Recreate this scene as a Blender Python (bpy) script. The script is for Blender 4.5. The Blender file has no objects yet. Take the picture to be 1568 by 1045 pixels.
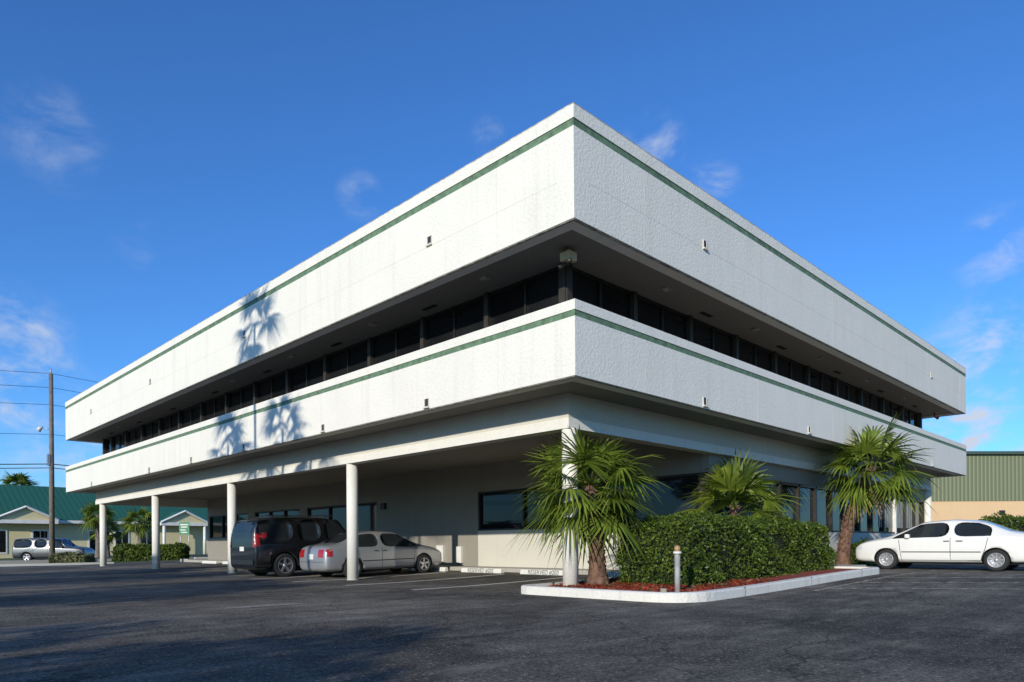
import bpy, bmesh, math, random
import numpy as np
from mathutils import Vector, Matrix
R=math.radians
random.seed(7)
scene=bpy.context.scene
COL=scene.collection

# ------------------------------------------------------------ helpers
def g(x):
    t=min(max(x/11.0,0),1)
    return 0.2*t*t*(3-2*t)

def empty(name,loc=(0,0,0),rot=0):
    e=bpy.data.objects.new(name,None); COL.objects.link(e)
    e.location=loc; e.rotation_euler=(0,0,rot); e.empty_display_size=.3
    return e

def obj(name,verts,faces,mats,parent=None,midx=None,smooth=False):
    me=bpy.data.meshes.new(name)
    me.from_pydata([tuple(v) for v in verts],[],faces)
    if not isinstance(mats,(list,tuple)): mats=[mats]
    for m in mats: me.materials.append(m)
    if midx is not None: me.polygons.foreach_set('material_index',midx)
    if smooth: me.polygons.foreach_set('use_smooth',[True]*len(me.polygons))
    me.update()
    o=bpy.data.objects.new(name,me); COL.objects.link(o)
    if parent: o.parent=parent
    return o

BF=[(0,3,2,1),(4,5,6,7),(0,1,5,4),(1,2,6,5),(2,3,7,6),(3,0,4,7)]
def bverts(x0,x1,y0,y1,z0,z1):
    return [(x0,y0,z0),(x1,y0,z0),(x1,y1,z0),(x0,y1,z0),(x0,y0,z1),(x1,y0,z1),(x1,y1,z1),(x0,y1,z1)]
def boxes(name,lst,mat,parent=None,bevel=0):
    V=[];F=[]
    for b in lst:
        k=len(V); V+=bverts(*b); F+=[tuple(i+k for i in f) for f in BF]
    o=obj(name,V,F,mat,parent)
    if bevel:
        m=o.modifiers.new('bevel','BEVEL'); m.width=bevel; m.segments=2
    return o
def box(name,x0,x1,y0,y1,z0,z1,mat,parent=None,bevel=0):
    return boxes(name,[(x0,x1,y0,y1,z0,z1)],mat,parent,bevel)
def tube(name,pts,rads,mat,parent=None,n=14,smooth=True,cap=True):
    V=[];F=[]
    for i,p in enumerate(pts):
        p=Vector(p)
        a=Vector(pts[max(i-1,0)]); b=Vector(pts[min(i+1,len(pts)-1)])
        d=(b-a).normalized()
        up=Vector((0,0,1)) if abs(d.z)<.9 else Vector((1,0,0))
        s=d.cross(up).normalized(); t=s.cross(d)
        r=rads[i] if hasattr(rads,'__len__') else rads
        for k in range(n):
            an=2*math.pi*k/n
            V.append(p+s*(math.cos(an)*r)+t*(math.sin(an)*r))
    for i in range(len(pts)-1):
        for k in range(n):
            F.append((i*n+k,i*n+(k+1)%n,(i+1)*n+(k+1)%n,(i+1)*n+k))
    if cap:
        F.append(tuple(range(n))[::-1]); F.append(tuple((len(pts)-1)*n+k for k in range(n)))
    return obj(name,V,F,mat,parent,smooth=smooth)

# ------------------------------------------------------------ materials
def newmat(name):
    m=bpy.data.materials.new(name); m.use_nodes=True
    nt=m.node_tree; b=nt.nodes['Principled BSDF']
    return m,nt,b
def N(nt,t,**kw):
    n=nt.nodes.new(t)
    for k,v in kw.items():
        if k in n.inputs: n.inputs[k].default_value=v
        else: setattr(n,k,v)
    return n
def noise(nt,co,scale,detail=4,rough=.55):
    n=N(nt,'ShaderNodeTexNoise'); n.inputs['Scale'].default_value=scale
    n.inputs['Detail'].default_value=detail; n.inputs['Roughness'].default_value=rough
    nt.links.new(co,n.inputs['Vector']); return n.outputs['Fac']
def coords(nt,scale=None):
    tc=N(nt,'ShaderNodeTexCoord')
    if scale is None: return tc.outputs['Object']
    mp=N(nt,'ShaderNodeMapping'); mp.inputs['Scale'].default_value=scale
    nt.links.new(tc.outputs['Object'],mp.inputs['Vector']); return mp.outputs['Vector']
def ramp(nt,fac,stops):
    r=N(nt,'ShaderNodeValToRGB'); e=r.color_ramp.elements
    while len(e)<len(stops): e.new(.5)
    for i,(p,c) in enumerate(stops):
        e[i].position=p; e[i].color=(c[0],c[1],c[2],1) if hasattr(c,'__len__') else (c,c,c,1)
    nt.links.new(fac,r.inputs['Fac']); return r.outputs['Color']
def mix(nt,fac,a,b,mode='MIX'):
    m=N(nt,'ShaderNodeMix'); m.data_type='RGBA'; m.blend_type=mode
    for s,v in ((m.inputs[0],fac),(m.inputs[6],a),(m.inputs[7],b)):
        if hasattr(v,'is_linked') or hasattr(v,'links'): nt.links.new(v,s)
        elif hasattr(v,'__len__'): s.default_value=(v[0],v[1],v[2],1)
        else: s.default_value=v
    return m.outputs[2]
def bump(nt,b,h,strength=.4,dist=.02):
    bp=N(nt,'ShaderNodeBump'); bp.inputs['Strength'].default_value=strength
    bp.inputs['Distance'].default_value=dist
    nt.links.new(h,bp.inputs['Height']); nt.links.new(bp.outputs['Normal'],b.inputs['Normal'])
def simple(name,c,rough=.6,var=.12,scale=3,metal=0,coat=0,bmp=0):
    m,nt,b=newmat(name)
    co=coords(nt); f=noise(nt,co,scale,5)
    lo=[v*(1-var) for v in c]; hi=[min(v*(1+var),1) for v in c]
    nt.links.new(ramp(nt,f,[(.3,lo),(.7,hi)]),b.inputs['Base Color'])
    b.inputs['Roughness'].default_value=rough; b.inputs['Metallic'].default_value=metal
    if coat: b.inputs['Coat Weight'].default_value=coat; b.inputs['Coat Roughness'].default_value=.04
    if bmp: bump(nt,b,noise(nt,co,scale*12,4),.5,bmp)
    return m
def stucco(name,c,bm=.012,stain=.25,bstr=.6):
    m,nt,b=newmat(name)
    co=coords(nt)
    f=noise(nt,co,.7,4,.6)
    base=ramp(nt,f,[(.3,[v*.94 for v in c]),(.7,c)])
    st=noise(nt,coords(nt,(2.2,2.2,.12)),1.6,4,.65)
    sf=ramp(nt,st,[(.52,0),(.8,stain)])
    col=mix(nt,sf,base,(c[0]*.62,c[1]*.6,c[2]*.55))
    fine=ramp(nt,noise(nt,co,22,4,.7),[(.38,.92),(.56,1.0)])
    col=mix(nt,1.0,col,fine,'MULTIPLY')
    nt.links.new(col,b.inputs['Base Color']); b.inputs['Roughness'].default_value=.85
    v=ramp(nt,noise(nt,co,16,4,.6),[(.42,0),(.6,1)])
    w=noise(nt,co,1.3,2)
    ad=N(nt,'ShaderNodeMath',operation='MULTIPLY_ADD'); nt.links.new(w,ad.inputs[0]); ad.inputs[1].default_value=2.5
    nt.links.new(v,ad.inputs[2])
    bump(nt,b,ad.outputs[0],bstr,bm)
    return m
M_stucco=stucco('white_stucco',(.80,.768,.675),.0055,.30,.5)
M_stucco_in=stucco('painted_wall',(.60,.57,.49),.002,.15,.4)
M_wall=stucco('shaded_wall_paint',(.28,.26,.22),.002,.25,.4)  # white wall colour darkened to carry the shade under the overhang
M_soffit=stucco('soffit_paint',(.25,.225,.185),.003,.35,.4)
M_green=simple('green_stripe_paint',(.115,.19,.11),.7,.4,6,bmp=.004)
M_joint=simple('joint_stucco',(.60,.575,.50),.9,.1)  # slightly darker stucco tone for panel joints and scupper frames
M_cap=simple('weathered_cap',(.36,.34,.28),.9,.6,5,bmp=.01)
M_bronze=simple('bronze_frame',(.024,.021,.018),.45,.2)
M_bronze_l=simple('bronze_pilaster',(.042,.035,.028),.5,.2)
M_col=stucco('column_paint',(.78,.755,.68),.002,.25,.4)
M_dark=simple('dark_void',(.012,.012,.012),.8,.2)
M_wframe=simple('white_frame',(.70,.685,.63),.5,.1)
def glass(name,c=(.010,.011,.012),rough=.04):
    m,nt,b=newmat(name)
    f=noise(nt,coords(nt),.5,2)
    nt.links.new(ramp(nt,f,[(.3,[v*.6 for v in c]),(.7,[v*1.5 for v in c])]),b.inputs['Base Color'])
    b.inputs['Roughness'].default_value=rough; b.inputs['IOR'].default_value=1.42
    return m
M_glass=glass('tinted_glass')
M_carglass=glass('car_glass',(.02,.024,.026),.03)
M_rubber=simple('tyre_rubber',(.018,.018,.018),.85,.2)
M_rim=simple('alloy_rim',(.5,.5,.52),.3,.1,metal=.8)
M_steel=simple('steel_hubcap',(.42,.42,.43),.4,.1,metal=.5)
M_red=simple('red_lens',(.35,.012,.012),.2,.1,coat=.6)
M_lens=simple('clear_lens',(.6,.62,.64),.12,.1,coat=.8)
M_trim=simple('black_trim',(.02,.02,.02),.5,.2)
M_curb=stucco('curb_paint',(.74,.71,.63),.006,.6,.6)
M_conc=stucco('concrete',(.40,.38,.33),.006,.4,.5)

def asphalt():
    m,nt,b=newmat('asphalt'); co=coords(nt)
    big=noise(nt,co,.26,5,.62); mid=noise(nt,co,1.7,5,.65)
    c=ramp(nt,big,[(.38,(.060,.054,.046)),(.62,(.19,.170,.140))])  # broad contrast raised: painted tree-shade mottling along with sealant patches
    c2=ramp(nt,mid,[(.3,.60),(.7,1.35)])
    c=mix(nt,1,c,c2,'MULTIPLY')
    st=ramp(nt,noise(nt,coords(nt,(.25,2.2,1)),1.4,5,.7),[(.4,.68),(.62,1.2)])
    c=mix(nt,1,c,st,'MULTIPLY')
    agg=ramp(nt,noise(nt,co,24,4,.8),[(.38,.38),(.62,1.5)])
    c=mix(nt,1,c,agg,'MULTIPLY')
    for sc,lo,hi in ((26,.80,.98),(70,.6,.9)):
        v=N(nt,'ShaderNodeTexVoronoi'); v.inputs['Scale'].default_value=sc; nt.links.new(co,v.inputs['Vector'])
        sep=N(nt,'ShaderNodeSeparateColor'); nt.links.new(v.outputs['Color'],sep.inputs[0])
        sp=ramp(nt,sep.outputs[0],[(lo,0),(hi,.9)])
        dd=ramp(nt,v.outputs['Distance'],[(.25,1),(.5,0)])
        spk=mix(nt,1,sp,dd,'MULTIPLY')
        c=mix(nt,spk,c,(.34,.31,.255))
    pt=ramp(nt,noise(nt,coords(nt,(.5,1.3,1)),1.1,6,.7),[(.57,0),(.69,.6)])
    c=mix(nt,pt,c,(.27,.24,.19))
    wv=N(nt,'ShaderNodeTexVoronoi'); wv.feature='DISTANCE_TO_EDGE'; wv.inputs['Scale'].default_value=.33
    nm=N(nt,'ShaderNodeVectorMath',operation='ADD'); 
    tn=N(nt,'ShaderNodeTexNoise'); tn.inputs['Scale'].default_value=1.3; tn.inputs['Detail'].default_value=5; nt.links.new(co,tn.inputs['Vector'])
    nt.links.new(co,nm.inputs[0]); nt.links.new(tn.outputs['Color'],nm.inputs[1]); nt.links.new(nm.outputs[0],wv.inputs['Vector'])
    ck=ramp(nt,wv.outputs['Distance'],[(.0,.8),(.007,0)])
    c=mix(nt,ck,c,(.018,.016,.014))
    nt.links.new(c,b.inputs['Base Color']); b.inputs['Roughness'].default_value=.85
    b.inputs['Specular IOR Level'].default_value=.2
    h=noise(nt,co,30,4,.75)
    bump(nt,b,h,.8,.04)
    return m
M_asph=asphalt()
def grassmat():
    m,nt,b=newmat('grass'); co=coords(nt)
    c=ramp(nt,noise(nt,co,1.2,8,.7),[(.3,(.035,.06,.016)),(.7,(.10,.12,.04))])
    nt.links.new(c,b.inputs['Base Color']); b.inputs['Roughness'].default_value=.9
    bump(nt,b,noise(nt,co,30,3),.8,.05); return m
M_grass=grassmat()
def paintmat(name,c,worn=.5):
    m,nt,b=newmat(name); co=coords(nt)
    f=ramp(nt,noise(nt,co,7,6,.8),[(worn-.06,0),(worn+.06,1)])
    nt.links.new(mix(nt,f,c,(.09,.081,.067)),b.inputs['Base Color'])
    b.inputs['Roughness'].default_value=.85; bump(nt,b,noise(nt,co,40,3,.7),.6,.02); return m
M_line=paintmat('worn_white_paint',(.80,.77,.68),.63)
M_line_f=paintmat('faded_paint',(.46,.42,.32),.49)
def leafmat(name,a,bc,trans=.25):
    m,nt,b=newmat(name)
    ge=N(nt,'ShaderNodeNewGeometry')
    c=ramp(nt,ge.outputs['Random Per Island'],[(0,a),(1,bc)])
    big=ramp(nt,noise(nt,coords(nt),1.6,2),[(.3,.65),(.7,1.25)])
    c=mix(nt,1,c,big,'MULTIPLY')
    nt.links.new(c,b.inputs['Base Color']); b.inputs['Roughness'].default_value=.5
    b.inputs['Specular IOR Level'].default_value=.35
    if trans>0:
        tr=N(nt,'ShaderNodeBsdfTranslucent'); nt.links.new(c,tr.inputs['Color'])
        ms=N(nt,'ShaderNodeMixShader'); ms.inputs[0].default_value=trans
        out=nt.nodes['Material Output']
        nt.links.new(b.outputs[0],ms.inputs[1]); nt.links.new(tr.outputs[0],ms.inputs[2]); nt.links.new(ms.outputs[0],out.inputs['Surface'])
    return m
M_hedge=leafmat('hedge_leaves',(.022,.052,.006),(.135,.195,.020))
M_palm=leafmat('palm_blades',(.075,.125,.012),(.23,.29,.04),.3)
M_palmdead=leafmat('dead_frond',(.13,.08,.04),(.25,.17,.09),.2)
M_tree=leafmat('tree_leaves',(.03,.06,.012),(.075,.11,.025))
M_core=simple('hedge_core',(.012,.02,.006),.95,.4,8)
M_trunk=simple('palm_trunk',(.14,.078,.05),.95,.6,9,bmp=.02)
M_trunkg=simple('grey_trunk',(.16,.135,.11),.95,.4,7,bmp=.02)
M_mulch=simple('red_mulch',(.27,.045,.022),.95,.5,22,bmp=.03)
M_wood=simple('pole_wood',(.17,.14,.11),.9,.3,5)

# ------------------------------------------------------------ ground
XB=[-1500,-300,-60,-20]+[i*.5 for i in range(0,24)]+[20,45,60,120,400,1500]
def sheet(name,x0,x1,y0,y1,off,mat,parent=None):
    xs=[x0]+[v for v in XB if x0<v<x1]+[x1]
    V=[];F=[]
    for i,x in enumerate(xs):
        V+=[(x,y0,g(x)+off),(x,y1,g(x)+off)]
        if i: F.append((2*i-2,2*i,2*i+1,2*i-1))
    return obj(name,V,F,mat,parent)
def strip(name,p,q,w,off,mat,parent=None):
    p=Vector(p);q=Vector(q);d=(q-p).normalized();s=Vector((-d.y,d.x))*w/2
    n=max(2,int((q-p).length/.4));V=[];F=[]
    for i in range(n+1):
        c=p.lerp(q,i/n)
        for e in (c-s,c+s): V.append((e.x,e.y,g(e.x)+off))
        if i: F.append((2*i-2,2*i,2*i+1,2*i-1))
    return obj(name,V,F,mat,parent)
sheet('ground',-1500,1500,-1500,1500,0,M_grass)
sheet('parking_lot',-70,46,-70,39,.004,M_asph)
sheet('road',-200,300,47,57,.005,M_asph)
mk=empty('parking_lines')
for y in (1.76+2.74*k for k in range(1,12)):
    strip('bay_line',(-.3,y),(5.2,y),.14,.009,M_line,mk)
for k in range(5):
    strip('hatch_line',(4.6+k*1.7,-2.7),(5.9+k*1.7,-5.6),.18,.009,M_line_f,mk)
strip('hatch_line',(3.9,-2.65),(12.2,-2.65),.12,.0125,M_line_f,mk)
strip('bay_line',(12.0,-.2),(12.0,-5.4),.1,.009,M_line_f,mk)
strip('bay_line',(14.8,-.2),(14.8,-5.4),.1,.009,M_line_f,mk)
def blob(name,cx,cy,rx,ry,mat,parent,seed):
    rg=random.Random(seed);V=[];n=22
    for k in range(n):
        a=6.2832*k/n;f=rg.uniform(.7,1.2); x=cx+rx*f*math.cos(a);y=cy+ry*f*math.sin(a); V.append((x,y,g(x)+.0105))
    V.append((cx,cy,g(cx)+.0105))
    obj(name,V,[(k,(k+1)%n,n) for k in range(n)],mat,parent)
M_patch=paintmat('patch_concrete',(.30,.28,.23),.56)
pe_=empty('tarmac_patch'); blob('patch',-4.35,3.0,.75,.16,M_patch,pe_,3)
pe_=empty('tarmac_patch'); blob('patch',-5.15,-7.05,.10,.05,M_patch,pe_,4)

# ------------------------------------------------------------ main building
BX,BY=27.7,36.0
bld=empty('office_building')
T=.35
def ring(name,z0,z1,off,t,mat):
    o=-off
    return boxes(name,[(o,o+t,o,BY-o,z0,z1),(BX-o-t,BX-o,o,BY-o,z0,z1),(o+t,BX-o-t,o,o+t,z0,z1),(o+t,BX-o-t,BY-o-t,BY-o,z0,z1)],mat,bld)
ring('upper_fascia_lower',6.86,8.52,0,T,M_stucco)
ring('upper_green_stripe',8.52,8.655,-.006,T-.012,M_green)
ring('upper_fascia_top',8.655,8.90,.012,T+.012,M_stucco)
ring('upper_cap',8.90,8.93,.004,T,M_cap)
ring('lower_fascia_lower',4.03,5.10,0,T,M_stucco)
ring('lower_green_stripe',5.10,5.215,-.006,T-.012,M_green)
ring('lower_fascia_top',5.215,5.40,.010,T+.010,M_stucco)
ring('upper_drip',6.845,6.86,-.02,.06,M_cap)
ring('lower_drip',4.015,4.03,-.02,.06,M_cap)
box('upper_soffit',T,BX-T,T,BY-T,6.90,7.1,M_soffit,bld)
box('roof_deck',T,BX-T,T,BY-T,8.3,8.45,M_conc,bld)
box('ledge_slab',T,BX-T,T,BY-T,4.85,4.98,M_conc,bld)
S=1.15
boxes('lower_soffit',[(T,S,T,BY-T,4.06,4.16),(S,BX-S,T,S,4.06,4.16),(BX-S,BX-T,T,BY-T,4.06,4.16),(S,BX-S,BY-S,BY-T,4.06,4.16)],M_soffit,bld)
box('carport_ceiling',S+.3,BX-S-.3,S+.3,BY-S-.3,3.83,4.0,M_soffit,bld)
boxes('perimeter_beam',[(S,S+.3,S,BY-S,3.35,4.2),(BX-S-.3,BX-S,S,BY-S,3.35,4.2),(S+.3,BX-S-.3,S,S+.3,3.35,4.2),(S+.3,BX-S-.3,BY-S-.3,BY-S,3.35,4.2)],M_stucco_in,bld)
boxes('beam_sunlit_strip',[(S-.03,S,S-.03,BY-S,3.35,3.56),(S,BX-S,S-.03,S,3.35,3.56)],M_col,bld)  # bright strip added to imitate sun on the beam's lower edge
jl=[]
for z0,z1 in ((6.87,8.515),(4.04,5.095)):
    y=2.0
    while y<35: jl.append((-.002,.002,y,y+.009,z0,z1)); y+=4.88
    x=2.2
    while x<27: jl.append((x,x+.009,-.002,.002,z0,z1)); x+=4.88
jl+= [(-.0015,.002,.4,35.6,7.62,7.629),(.4,27.3,-.0015,.002,7.62,7.629)]
boxes('panel_joints',jl,M_joint,bld)
def scupper(side,p,z,w=.13,h=.18):
    fr=[(p-w/2-.03,p+w/2+.03,z-h/2-.035,z-h/2,.05),(p-w/2-.02,p-w/2,z-h/2,z+h/2,.02),(p+w/2,p+w/2+.02,z-h/2,z+h/2,.02)]
    if side=='L':
        boxes('scupper_frame',[(-d,.01,a,b,c,e) for a,b,c,e,d in fr],M_joint,bld)
        box('scupper_hole',-.006,.01,p-w/2,p+w/2,z-h/2,z+h/2,M_bronze_l,bld)
    else:
        boxes('scupper_frame',[(a,b,-d,.01,c,e) for a,b,c,e,d in fr],M_joint,bld)
        box('scupper_hole',p-w/2,p+w/2,-.006,.01,z-h/2,z+h/2,M_bronze_l,bld)
for y in (4.16,13.6,22.4,31): scupper('L',y,7.75)
for y in (4.3,8.8,13.7,18.1,22.6,31): scupper('L',y,4.17)
for x in (4.55,22.2): scupper('R',x,7.72)
for x in (4.5,10.2,22.3): scupper('R',x,4.18)
W=1.5
box('upper_window_glass',W+.08,BX-W-.08,W+.08,BY-W-.08,4.98,6.9,M_glass,bld)
pl=[];ml=[]
y=W
k=0
while y<BY-W+.01:
    for xx in (W,BX-W):
        if k%2==0: pl.append((xx-.03,xx+.14,y-.07,y+.07,4.98,6.9))
        else: ml.append((xx+.03,xx+.12,y-.025,y+.025,4.98,6.9))
    y+=(BY-2*W)/27; k+=1
nx=20
for k in range(nx+1):
    x=W+(BX-2*W)*k/nx
    for yy in (W,BY-W):
        if k%2==0: pl.append((x-.07,x+.07,yy-.031,yy+.14,4.98,6.9))
        else: ml.append((x-.025,x+.025,yy+.03,yy+.12,4.98,6.9))
boxes('window_pilasters',pl,M_bronze_l,bld)
boxes('window_mullions',ml,M_bronze,bld)
boxes('window_head_rail',[(W+.03,W+.1,W,BY-W,6.83,6.895),(W,BX-W,W+.03,W+.1,6.83,6.893),(W+.03,W+.1,W,BY-W,4.98,5.30),(W,BX-W,W+.031,W+.1,4.98,5.302)],M_bronze,bld)
fx=[]
for i in range(8):
    y=3.2+i*4.4
    fx.append((.75,.93,y,y+.18,6.86,6.9))
for i in range(6):
    x=4.2+i*4.4
    fx.append((x,x+.18,.75,.93,6.86,6.9))
boxes('soffit_lights',fx,M_cap,bld)
fv=[]
for i in range(7):
    y=5.4+i*4.4; fv.append((1.1,1.22,y,y+.5,6.885,6.9))
for i in range(5):
    x=6.4+i*4.4; fv.append((x,x+.5,1.1,1.22,6.885,6.9))
boxes('soffit_vents',fv,M_dark,bld)
box('corner_fixture_box',.85,1.10,.85,1.10,6.62,6.80,simple('aged_cream',(.55,.45,.28),.6,.2),bld,.02)
boxes('corner_fixture_base',[(.90,1.04,.90,1.04,6.80,6.90)],simple('rust_base',(.22,.16,.10),.8,.5,12),bld)
tube('corner_flood_lamp',[(.92,.88,6.62),(.82,.82,6.54)],[.03,.06],M_bronze_l,bld)
tube('corner_flood_lamp',[(1.0,1.02,6.62),(.9,1.17,6.54)],[.03,.06],M_bronze_l,bld)
tube('corner_flood_lamp',[(26.6,1.0,6.9),(26.6,1.0,6.72),(26.75,.9,6.66)],[.03,.03,.08],M_red,bld)
for k in range(5):
    y=1.25+8.22*k
    tube('column',[(1.3,y,-.05),(1.3,y,3.36)],.163,M_col,bld,n=28)
    if k: tube('column_base',[(1.3,y,-.05),(1.3,y,.03)],.175,M_conc,bld,n=28)
for k in range(5):
    y=1.25+8.22*k
    tube('column',[(26.4,y,-.05),(26.4,y,3.36)],.163,M_col,bld,n=20)
WX=7.0; YE=34.3; WY=1.32; XE=26.3
wall=[(WX,WX+.25,WY+.26,10.4,2.88,3.9),
      (WX,WX+.25,10.4,16.7,.05,3.9),
      (WX,WX+.25,16.7,YE,.05,1.5),(WX,WX+.25,16.7,YE,2.84,3.9),
      (WX,WX+.25,22.6,23.3,1.5,2.84),(WX,WX+.25,28.2,29.0,1.5,2.84)]
wall+=[(WX+.002,XE,YE,YE+.25,.05,3.9),(XE,XE+.25,WY,YE,.05,3.9)]
wall+=[(WX+.002,XE,WY,WY+.25,2.88,3.36)]
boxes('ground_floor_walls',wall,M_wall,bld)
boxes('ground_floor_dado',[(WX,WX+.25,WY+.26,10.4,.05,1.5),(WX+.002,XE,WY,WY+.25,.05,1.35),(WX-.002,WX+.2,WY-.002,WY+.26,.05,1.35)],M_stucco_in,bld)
box('corner_pier',WX-.002,WX+.3,WY-.002,WY+.26,1.35,2.88,M_bronze_l,bld)
box('ground_floor_glass',WX+.12,XE-.1,WY+.12,YE-.1,.3,3.4,M_glass,bld)
fr=[]
def wframeL(y0,y1,z0,z1,n):
    fr.append((WX+.04,WX+.13,y0,y1,z0,z0+.06)); fr.append((WX+.04,WX+.13,y0,y1,z1-.06,z1))
    for i in range(n+1):
        y=y0+.03+(y1-y0-.06)*i/n; fr.append((WX+.03,WX+.135,y-.03,y+.03,z0,z1))
wframeL(1.6,10.4,1.5,2.88,4); wframeL(16.7,22.6,1.5,2.84,3); wframeL(23.3,28.2,1.5,2.84,3); wframeL(29.0,YE,1.5,2.84,3)
boxes('window_frames',fr,M_bronze,bld)
fr=[];wp=[]
n=14
for i in range(n+1):
    x=WX+.3+(XE-WX-.4)*i/n
    if i in (7,11): wp.append((x-.05,x+.05,WY-.02,WY+.13,1.35,2.88))
    else: fr.append((x-.05,x+.05,WY+.02,WY+.13,1.35,2.88))
fr+=[(WX+.3,XE,WY+.02,WY+.125,1.35,1.42),(WX+.3,XE,WY+.02,WY+.125,2.8,2.88)]
boxes('storefront_mullions',fr,M_bronze,bld); boxes('storefront_posts',wp,M_wframe,bld)
bl=[]
for i in range(18):
    x=20.4+i*.26; bl.append((x,x+.16,WY+.108,WY+.117,1.6,2.75))
boxes('vertical_blinds',bl,simple('blind_fabric',(.33,.33,.29),.8,.2),bld)
box('walkway',6.05,6.98,2.3,35.2,-.05,g(6.5)+.12,M_conc,bld,.02)
box('end_walkway',6.05,26,35.21,36.4,-.05,.3,M_conc,bld,.02)
boxes('wall_sun_patches',[(6.86,7.0,12.2,12.6,.35,1.0),(6.88,7.0,11.2,11.5,.35,.95)],M_wframe,bld,.01)  # white boxes standing in for sunlit patches low on the wall
boxes('wall_light',[(6.88,7.0,16.0,16.3,2.5,2.75)],M_bronze,bld,.01)
box('entry_walk',10.6,12.0,-.9,1.3,.0,.34,M_conc,bld,.02)
box('front_walk',12.0,27,.6,1.3,.0,.33,M_conc,bld,.02)

def wheel_stop(y,txt):
    e=empty('wheel_stop',(5.55,y,g(5.55)))
    V=[];F=[]
    prof=[(-.09,0),(.09,0),(.06,.15),(-.06,.15)]
    for yy in (-.95,.95):
        for p in prof: V.append((p[0],yy,p[1]))
    F=[(0,1,2,3),(7,6,5,4),(0,4,5,1),(1,5,6,2),(2,6,7,3),(3,7,4,0)]
    o=obj('concrete_bar',V,F,M_wframe,e); m=o.modifiers.new('b','BEVEL'); m.width=.012
    if txt:
        cu=bpy.data.curves.new('label','FONT'); cu.body=txt; cu.size=.18; cu.extrude=.001; cu.align_x='CENTER'; cu.align_y='CENTER'
        to=bpy.data.objects.new('label',cu); COL.objects.link(to); to.parent=e
        cu.materials.append(M_trim)
        a=math.atan2(.03,.15)
        to.rotation_euler=(math.pi/2-a,0,-math.pi/2); to.location=(-.079,0,.07)
for i in range(11):
    wheel_stop(3.13+2.74*i,'RESERVED #%d'%(204-i) if i<4 else None)

# ------------------------------------------------------------ leaves
def leafcloud(name,P,Nn,size,mat,parent,rng,flat=.6):
    n=len(P)
    d=rng.normal(size=(n,3)); d/=np.linalg.norm(d,axis=1)[:,None]
    nn=Nn*flat+d; nn/=np.linalg.norm(nn,axis=1)[:,None]
    a=np.cross(nn,rng.normal(size=(n,3))); a/=np.linalg.norm(a,axis=1)[:,None]
    b=np.cross(nn,a)
    s=(size*(.6+.8*rng.random(n)))[:,None]
    V=np.stack([P-a*s,P-b*s*.5,P+a*s,P+b*s*.5],1).reshape(-1,3)
    me=bpy.data.meshes.new(name)
    me.vertices.add(4*n); me.vertices.foreach_set('co',V.ravel())
    me.loops.add(4*n); me.loops.foreach_set('vertex_index',np.arange(4*n))
    me.polygons.add(n); me.polygons.foreach_set('loop_start',np.arange(n)*4)
    me.polygons.foreach_set('loop_total',np.full(n,4))
    me.materials.append(mat); me.update(calc_edges=True)
    o=bpy.data.objects.new(name,me); COL.objects.link(o); o.parent=parent
    return o
def hedge(name,x0,x1,y0,y1,z0,z1,n,size,seed=1,rotz=0,mat=None,lump=.12,core=True):
    rng=np.random.default_rng(seed)
    cx,cy=(x0+x1)/2,(y0+y1)/2
    e=empty(name,(cx,cy,0),rotz)
    hx,hy,hz=(x1-x0)/2,(y1-y0)/2,z1-z0
    A=np.array([2*hy*hz,2*hy*hz,2*hx*hz,2*hx*hz,4*hx*hy]); A=A/A.sum()
    f=rng.choice(5,n,p=A); u=rng.uniform(-1,1,n); v=rng.random(n); w=rng.uniform(-1,1,n)
    P=np.zeros((n,3)); Nn=np.zeros((n,3))
    for k in range(5):
        m=f==k
        if k<2: sg=-1 if k==0 else 1; P[m]=np.stack([np.full(m.sum(),sg*hx),u[m]*hy,z0+v[m]*hz],1); Nn[m]=(sg,0,.2)
        elif k<4: sg=-1 if k==2 else 1; P[m]=np.stack([u[m]*hx,np.full(m.sum(),sg*hy),z0+v[m]*hz],1); Nn[m]=(0,sg,.2)
        else: P[m]=np.stack([u[m]*hx,w[m]*hy,np.full(m.sum(),z1)],1); Nn[m]=(0,0,1)
    r=min(.3,hy*.6,hz*.4)
    q=np.stack([np.clip(P[:,0],-hx+r,hx-r),np.clip(P[:,1],-hy+r,hy-r),np.minimum(P[:,2],z1-r)],1)
    dv=P-q; L=np.linalg.norm(dv,axis=1)[:,None]+1e-6; P=q+dv/L*np.minimum(L,r)
    def fn(p,s): return np.sin(p[:,0]*s+1.3)*np.sin(p[:,1]*s*1.1+2.1)+np.sin(p[:,2]*s*1.2+p[:,0]*s*.7)
    lum=(fn(P,3.1)*.5+fn(P,7.3)*.35+fn(P,15)*.15)*lump
    P=P+Nn*lum[:,None]
    P=P-Nn*(rng.random(n)**2*.22)[:,None]+rng.normal(size=(n,3))*.02
    P+=Nn*((rng.random(n)>.97)*rng.random(n)*.12)[:,None]
    leafcloud('leaves',P,Nn,size,mat or M_hedge,e,rng)
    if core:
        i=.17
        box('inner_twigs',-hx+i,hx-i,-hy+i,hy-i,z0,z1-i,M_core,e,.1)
    return e
hedge('hedge',2.3,9.15,-1.0,.85,.15,1.52,44000,.034,1)
hedge('shrub',9.3,10.3,-.7,.5,.18,.95,6000,.035,2)
hedge('shrub',10.4,12.6,.35,1.1,.2,1.05,6000,.035,4)
hedge('shrub',14.5,20,.1,.6,.2,1.0,9000,.04,6)
hedge('hedge',31,44,-3.2,-1.6,.2,2.2,14000,.07,5,rotz=R(-20))

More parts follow.
